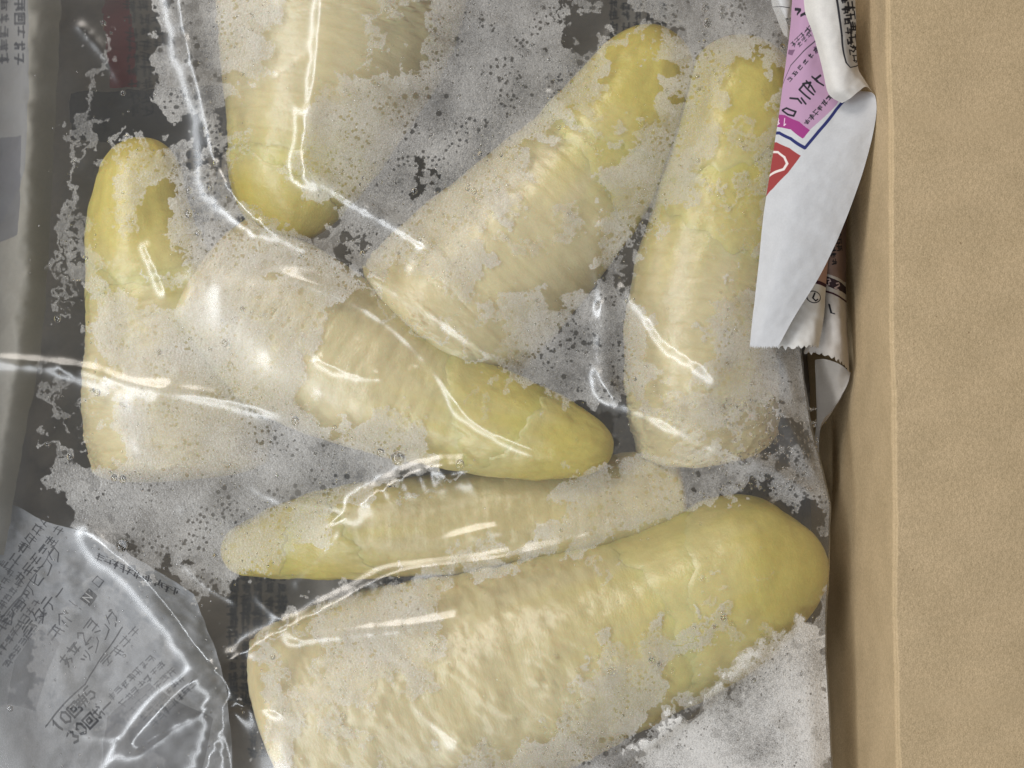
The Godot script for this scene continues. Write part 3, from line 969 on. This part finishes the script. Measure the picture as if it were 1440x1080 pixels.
func build_bag() -> void:
	stretch_film()
	# folds that run over the film: points of the frame, height and width in mm
	fold([[252, -60], [264, 40], [292, 150], [314, 244], [350, 294], [390, 322]], 2.4, 3.8, 0.1, 2)
	fold([[306, 226], [330, 268], [370, 310], [430, 345], [510, 380], [600, 430], [680, 486], [756, 536]], 2.7, 2.9, 0.1, 22)
	fold([[458, -30], [448, 100], [426, 236], [452, 262]], 1.7, 2.7, -0.1, 3)
	fold([[420, 222], [450, 250], [500, 284], [560, 318], [630, 362]], 1.8, 2.1, -0.1, 23)
	fold([[790, 255], [852, 284], [838, 340], [850, 420], [850, 510], [866, 560]], 2.2, 3.0, 0.1, 4)
	fold([[840, 520], [864, 556], [930, 586], [1010, 626], [1090, 664], [1180, 722]], 2.7, 2.9, 0.1, 24)
	fold([[-40, 504], [60, 512], [130, 522], [190, 542], [300, 556], [420, 585]], 1.3, 2.0, 0.1, 5)
	fold([[380, 380], [490, 418], [560, 462], [615, 520], [660, 582], [720, 616], [820, 654]], 2.0, 2.4, -0.1, 6)
	fold([[495, 718], [550, 684], [600, 662], [670, 652]], 4.2, 4.2, 0.3, 7)
	fold([[570, 780], [680, 746], [760, 740], [860, 732], [990, 713], [1050, 712], [1104, 730]], 2.0, 2.2, 0.1, 8)
	fold([[110, 1130], [240, 985], [330, 926], [400, 885], [480, 845], [560, 806], [700, 786], [820, 758], [930, 728]], 2.8, 2.8, 0.2, 9)
	fold([[400, 900], [500, 888], [580, 880], [660, 866]], 1.3, 1.6, 0.0, 10)
	fold([[110, 735], [190, 795], [240, 850], [280, 905], [316, 950], [366, 1020]], 3.2, 3.2, 0.0, 11)
	fold([[275, 1130], [305, 1040], [320, 975]], 2.0, 2.2, 0.0, 12)
	fold([[335, 1130], [324, 1050], [312, 990]], 1.7, 1.9, 0.0, 13)
	fold([[870, 390], [915, 445], [940, 480], [990, 512], [1014, 540]], 2.5, 2.8, 0.0, 14)
	fold([[830, 1100], [930, 1030], [1030, 950], [1075, 915]], 2.2, 2.4, 0.0, 15)
	fold([[1085, 560], [1125, 630], [1170, 714]], 2.0, 2.2, 0.0, 16)
	fold([[440, 500], [520, 528], [600, 520]], 1.2, 1.5, 0.0, 17)
	fold([[1030, 684], [1075, 705], [1102, 730]], 1.1, 1.4, 0.0, 18)
	fold([[170, 1066], [260, 1010], [340, 990], [410, 1004]], 1.4, 1.7, 0.0, 19)
	for i in 46:                          # small slack creases
		var c := Vector2(rng.randf_range(120, 1120), rng.randf_range(0, 1070))
		var d := Vector2.from_angle(rng.randf_range(0.2, 1.2) + (PI * 0.5 if rng.randf() < 0.3 else 0.0)) * rng.randf_range(18, 60)
		var bend := d.orthogonal() * rng.randf_range(-0.2, 0.2)
		fold([[c.x - d.x, c.y - d.y], [c.x + bend.x, c.y + bend.y], [c.x + d.x, c.y + d.y]], rng.randf_range(0.2, 0.7), rng.randf_range(1.1, 1.8), 0.0, 40 + i)
	for it in 2:
		var c := film.duplicate()
		for j in range(1, FZ - 1):
			for i in range(1, FX - 1):
				var k := j * FX + i
				film[k] = 0.36 * c[k] + 0.16 * (c[k - 1] + c[k + 1] + c[k - FX] + c[k + FX])
	mist_map()
	var root := thing("plastic_bag", at(620, 540, -0.06))
	tag(root, "large clear plastic bag, creased and misted with condensation, holding the bamboo shoots", "plastic bag")
	var fm := StandardMaterial3D.new()
	fm.transparency = BaseMaterial3D.TRANSPARENCY_ALPHA
	fm.albedo_color = Color(0.93, 0.95, 0.97, 0.025)
	fm.roughness = 0.19
	fm.cull_mode = BaseMaterial3D.CULL_DISABLED
	var o := obj("film", film_mesh(0.0, true), fm, root)
	o.position = -root.position
	var mm := StandardMaterial3D.new()
	mm.transparency = BaseMaterial3D.TRANSPARENCY_ALPHA
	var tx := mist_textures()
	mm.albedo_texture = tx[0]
	mm.roughness = 0.26
	mm.metallic_specular = 0.5
	mm.cull_mode = BaseMaterial3D.CULL_DISABLED
	mm.heightmap_enabled = true
	mm.heightmap_texture = tx[1]
	mm.heightmap_scale = 0.02
	mm.heightmap_flip_texture = true
	mm.backlight_enabled = true
	mm.backlight = lin(0.5, 0.5, 0.5)
	mm.texture_repeat = false
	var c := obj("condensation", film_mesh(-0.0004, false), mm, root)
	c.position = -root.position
	c.set_meta("kind", "stuff")
	beads(root)

func beads(root: Node3D) -> void:
	var sph := SphereMesh.new()
	sph.radius = 1.0
	sph.height = 2.0
	sph.radial_segments = 14
	sph.rings = 8
	var wm := StandardMaterial3D.new()
	wm.albedo_color = Color(1, 1, 1, 0.0)
	wm.refraction_enabled = true
	wm.refraction_scale = 0.033
	wm.roughness = 0.03
	var where := []
	for i in 3600:
		var px := rng.randf_range(40, 1165)
		var py := rng.randf_range(-20, 1100)
		var v := on_film(px, py)
		if v.x > edge_x(v.z) - 0.001:
			continue
		var tx := clampi(int((v.x - GX0) / TXW * TW), 0, TW - 1)
		var ty := clampi(int((v.z - GZ0) / TZW * TH), 0, TH - 1)
		var m := mist[ty * TW + tx]
		if m < 100 and rng.randf() > (0.5 if px < 330 and py > 700 else 0.1):
			continue
		var r := rng.randf_range(0.0002, 0.00046)
		if rng.randf() < 0.04:
			r = rng.randf_range(0.0006, 0.0011)
		where.append([v, r])
	for i in 420:
		var px := rng.randf_range(1010, 1150)
		where.append([on_film(px, rng.randf_range(560, 690)), rng.randf_range(0.0002, 0.00055)])
	for b in [[170, 768, 9], [145, 32, 4], [172, 130, 4], [160, 672, 5], [172, 674, 6], [98, 642, 5], [265, 268, 5], [265, 300, 6], [278, 327, 5], [296, 264, 4], [415, 592, 6], [316, 482, 5], [647, 653, 6], [535, 636, 6], [560, 645, 11], [995, 32, 6], [992, 10, 6], [1015, 12, 5], [1016, 22, 5], [13, 997, 5], [66, 625, 4], [80, 448, 5], [136, 552, 5]]:
		where.append([on_film(b[0], b[1]), b[2] * K])
	var mmesh := MultiMesh.new()
	mmesh.transform_format = MultiMesh.TRANSFORM_3D
	mmesh.mesh = sph
	mmesh.instance_count = where.size()
	for i in where.size():
		var v: Vector3 = where[i][0]
		var r: float = where[i][1]
		mmesh.set_instance_transform(i, Transform3D(Basis.from_scale(Vector3(r, r * 0.6, r * rng.randf_range(0.9, 1.25))), v + Vector3(0, -r * 0.2 - 0.0004, 0) - root.position))
	var mi := MultiMeshInstance3D.new()
	mi.name = "water_beads"
	mi.multimesh = mmesh
	mi.material_override = wm
	mi.set_meta("kind", "stuff")
	root.add_child(mi, true)

func v2(a: Array) -> Array:
	return a.map(func(q): return Vector2(q[0], q[1]))

func build_side_paper() -> void:
	var ink := lin(0.02, 0.02, 0.025)
	var white := lin(0.50, 0.505, 0.52)
	# the crumpled page that lies on the bag: front with the pink notice
	var s := sheet([[[1117, -60, 2], [1130, -60, 6], [1150, -60, 8], [1170, -60, 7]], [[1112, 30, 2], [1128, 30, 7], [1150, 40, 8], [1172, 46, 6]], [[1102, 110, 3], [1130, 110, 8], [1165, 116, 8], [1200, 120, 7]], [[1094, 170, 3], [1130, 175, 9], [1180, 165, 11], [1231, 136, 13]], [[1085, 230, 3], [1125, 235, 9], [1175, 222, 11], [1225, 200, 11]], [[1074, 300, 3], [1110, 305, 9], [1155, 302, 10], [1196, 292, 9]], [[1066, 380, 3], [1092, 385, 8], [1125, 385, 9], [1158, 378, 8]], [[1058, 450, 3], [1076, 452, 6], [1098, 450, 7], [1117, 446, 7]], [[1054, 487, 3], [1066, 488, 4], [1080, 488, 5], [1094, 488, 6]]], 70, 150, 0.00018, 51, 0.0011)
	paper_start(s, white)
	s.poly(v2([[1090, -60], [1175, -60], [1190, 120], [1176, 148], [1137, 184], [1131, 194], [1113, 181], [1094, 176], [1080, 170]]), lin(0.42, 0.265, 0.39))
	s.poly(v2([[1092, 161], [1104, 162], [1124, 171], [1139, 183], [1129, 195], [1112, 182], [1090, 178]]), lin(0.29, 0.045, 0.19))
	s.line(v2([[1086, 187], [1096, 187], [1112, 195], [1132, 208], [1152, 184], [1176, 154], [1190, 138]]), 5.0, lin(0.025, 0.03, 0.12))
	s.poly(v2([[1080, 200], [1092, 200], [1110, 208], [1126, 219], [1108, 243], [1088, 264], [1074, 282]]), lin(0.29, 0.05, 0.05))
	s.line(v2([[1084, 214], [1094, 214], [1103, 221], [1107, 230], [1102, 238], [1090, 242], [1078, 250]]), 3.6, lin(0.68, 0.62, 0.6))
	for st in [[[1100, 155], [1106, 152], [1119, 157]], [[1119, 157], [1116, 163], [1108, 161]], [[1100, 155], [1108, 161]], [[1111, 138], [1122, 139], [1127, 145]], [[1127, 138], [1133, 146]], [[1124, 126], [1139, 139]], [[1124, 126], [1130, 119], [1144, 133]], [[1129, 118], [1140, 116], [1137, 123]], [[1134, 114], [1141, 121], [1146, 129]], [[1142, 108], [1150, 114]], [[1146, 112], [1154, 106]], [[1148, 114], [1158, 120]], [[1118, 13], [1126, 14], [1121, 20]], [[1126, 22], [1132, 19], [1136, 21]]]:
		s.line(v2(st), 3.0, ink, 0.95)
	s.line(v2([[1101, 118], [1112, 92], [1130, 72], [1150, 54]]), 1.4, ink, 0.75)
	s.poly(v2([[1144, 66], [1150, 64], [1154, 72], [1147, 76]]), lin(0.16, 0.09, 0.16))
	s.poly(v2([[1109, 70], [1118, 70], [1114, 78], [1108, 76]]), lin(0.18, 0.1, 0.17))
	write(s, ["?", "?", "?", "?", "?", "?"], Vector2(1106, 112), Vector2(0.66, -0.75), 7, 11, 1.3, ink, 0.8)
	write(s, ["?", "?", "?", "?", "?"], Vector2(1110, 62), Vector2(0.72, -0.68), 8, 9, 1.2, ink, 0.7)
	write(s, ["?", "?", "?", "?", "?"], Vector2(1120, 62), Vector2(0.72, -0.68), 7, 9, 1.1, ink, 0.6)
	write(s, ["?", "?", "?", "?", "?", "?"], Vector2(1130, 172), Vector2(0.66, -0.75), 8, 9, 1.3, ink, 0.85)
	write(s, ["1", "8"], Vector2(1108, 177), Vector2(-1.0, -0.1), 10, 9, 1.6, lin(0.75, 0.65, 0.7), 0.9, false)
	var root := thing("torn_newspaper", at(1130, 300, -0.03))
	tag(root, "white torn newspaper page with pink and red notice lying over the bag", "newspaper")
	paper_done(s, "page", root, root.position)
	# its curled back: the upper part of the page rolled over towards the wall
	var b := sheet([[[1133, -60, 14], [1145, -60, 19], [1160, -60, 21], [1180, -60, 20], [1200, -60, 15]], [[1131, 10, 14], [1145, 8, 19], [1162, 6, 21], [1184, 6, 20], [1203, 4, 14]], [[1146, 55, 14], [1156, 55, 19], [1168, 55, 21], [1186, 58, 20], [1204, 60, 14]], [[1157, 100, 15], [1166, 98, 19], [1178, 94, 21], [1194, 92, 20], [1207, 94, 15]], [[1165, 132, 15], [1176, 126, 20], [1190, 116, 21], [1204, 108, 19], [1216, 112, 15]], [[1184, 145, 15], [1196, 138, 19], [1208, 128, 19], [1219, 122, 17], [1231, 135, 14]]], 50, 90, 0.0003, 53)
	paper_start(b, lin(0.62, 0.60, 0.57))
	b.poly(v2([[1172, -40], [1200, -40], [1208, 60], [1206, 92], [1196, 96], [1190, 90], [1182, 50], [1176, 0]]), lin(0.52, 0.51, 0.5))
	b.line(v2([[1172, -40], [1177, 0], [1184, 50], [1190, 88], [1196, 95], [1206, 92]]), 1.8, ink, 0.9)
	write(b, ["?", "?", "?", "?", "?", "a", "?"], Vector2(1199, -14), Vector2(0.13, 1.0), 13, 15, 1.6, ink, 0.9)
	write(b, ["?", "?", "?", "?", "?", "bar"], Vector2(1191, -6), Vector2(0.13, 1.0), 9, 15, 1.4, ink, 0.8)
	paper_done(b, "curled_edge", root, root.position)

	# second leaf, just under it: pink band, a ringed 2, torn lower edge
	var l := sheet([[[1120, 330, -6], [1140, 330, -4], [1160, 332, -5], [1168, 334, -9]], [[1112, 390, -5], [1130, 390, -2], [1152, 394, -3], [1162, 398, -8]], [[1098, 440, -4], [1120, 440, 0], [1146, 446, -1], [1158, 450, -6]], [[1084, 484, -3], [1104, 489, 1], [1130, 488, 2], [1144, 487, 0], [1151, 489, -5]], ], 40, 60, 0.0003, 55, 0.0012)
	paper_start(l, lin(0.62, 0.61, 0.59))
	l.poly(v2([[1100, 320], [1170, 320], [1166, 402], [1150, 397], [1124, 394], [1100, 396]]), lin(0.42, 0.27, 0.23))
	l.line(v2([[1100, 396], [1126, 394], [1150, 397], [1164, 403]]), 4.5, lin(0.05, 0.02, 0.03))
	var ring := []
	for q in 21:
		ring.append(Vector2(1144, 417.5) + Vector2(cos(TAU * q / 20.0) * 10.0, sin(TAU * q / 20.0) * 8.0).rotated(0.3))
	l.line(ring, 1.3, ink, 0.9)
	l.line(v2([[1146, 412], [1143, 419], [1147, 423], [1150, 421]]), 1.8, ink)
	write(l, ["?", "?"], Vector2(1150, 366), Vector2(0.3, 1), 9, 10, 1.5, ink, 0.9)
	var lp := thing("newspaper_leaf", at(1125, 420, -0.03))
	tag(lp, "narrow newspaper leaf with ringed number 2 under the torn page", "newspaper", "")
	paper_done(l, "page", lp, lp.position)
	# third leaf, against the wall: dark band of numbers, fold turning down
	var k := sheet([[[1146, 240, -22], [1164, 240, -14], [1182, 242, -14], [1192, 246, -24]], [[1148, 320, -22], [1164, 320, -12], [1180, 324, -12], [1190, 330, -22]], [[1146, 400, -20], [1162, 402, -11], [1180, 410, -11], [1190, 420, -21]], [[1146, 450, -18], [1162, 454, -10], [1182, 460, -10], [1192, 468, -20]], [[1130, 496, -16], [1152, 498, -10], [1176, 505, -9], [1188, 514, -12], [1195, 526, -20]]], 44, 80, 0.0004, 57, 0.0011)
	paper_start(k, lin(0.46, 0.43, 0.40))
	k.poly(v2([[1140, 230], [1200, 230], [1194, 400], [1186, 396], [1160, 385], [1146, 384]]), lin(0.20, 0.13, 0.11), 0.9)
	k.poly(v2([[1158, 388], [1172, 392], [1190, 404], [1190, 414], [1172, 406], [1158, 400]]), lin(0.04, 0.025, 0.03))
	k.line(v2([[1156, 409], [1172, 413], [1184, 420], [1192, 426]]), 3.0, lin(0.05, 0.02, 0.03))
	write(k, ["3", "2"], Vector2(1162, 391), Vector2(0.93, 0.36), 9, 14, 1.5, lin(0.45, 0.35, 0.34))
	k.line(v2([[1166, 428], [1169, 440], [1173, 441]]), 2.4, ink)
	small_print(k, Vector2(1160, 300), Vector2(0.1, 1), 8, 3, 8, -10, 1.2, ink, 0.8)
	var kp := thing("folded_newspaper_leaf", at(1170, 420, -0.04))
	tag(kp, "shaded newspaper leaf with dark number band pressed against the cardboard wall", "newspaper")
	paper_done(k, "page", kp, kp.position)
	# its inner side turning down into the gap
	var w := sheet([[[1196, 524, -21], [1180, 512, -16], [1160, 505, -20], [1146, 506, -30]], [[1190, 545, -22], [1176, 560, -26], [1162, 560, -32], [1148, 550, -38]], [[1172, 575, -26], [1166, 585, -32], [1158, 590, -38], [1148, 590, -44]], [[1154, 600, -30], [1152, 610, -36], [1150, 620, -42], [1146, 630, -48]], [[1152, 670, -36], [1152, 690, -40], [1151, 700, -46], [1148, 720, -54]]], 30, 60, 0.0005, 59)
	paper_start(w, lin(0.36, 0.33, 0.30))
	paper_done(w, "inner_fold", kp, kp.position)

	# strip of another sheet in the gap at the top
	var g := sheet([[[1082, -60, -10], [1095, -60, -7], [1112, -60, -8], [1126, -60, -14]], [[1084, 0, -11], [1098, 0, -8], [1112, 2, -9], [1122, 4, -16]], [[1092, 24, -11], [1102, 24, -9], [1110, 26, -10], [1118, 28, -18]], [[1102, 50, -13], [1106, 52, -12], [1110, 54, -13], [1113, 56, -20]]], 24, 40, 0.0004, 61)
	paper_start(g, lin(0.6, 0.6, 0.6))
	g.line(v2([[1086, 10], [1110, 11]]), 1.6, ink, 0.8)
	g.poly(v2([[1104, 26], [1122, 24], [1122, 34], [1108, 36]]), lin(0.05, 0.05, 0.05))
	var gp := thing("newspaper_scrap", at(1100, 10, -0.012))
	tag(gp, "small white newspaper scrap beside the pink notice at the bag's edge", "newspaper")
	paper_done(g, "page", gp, gp.position)
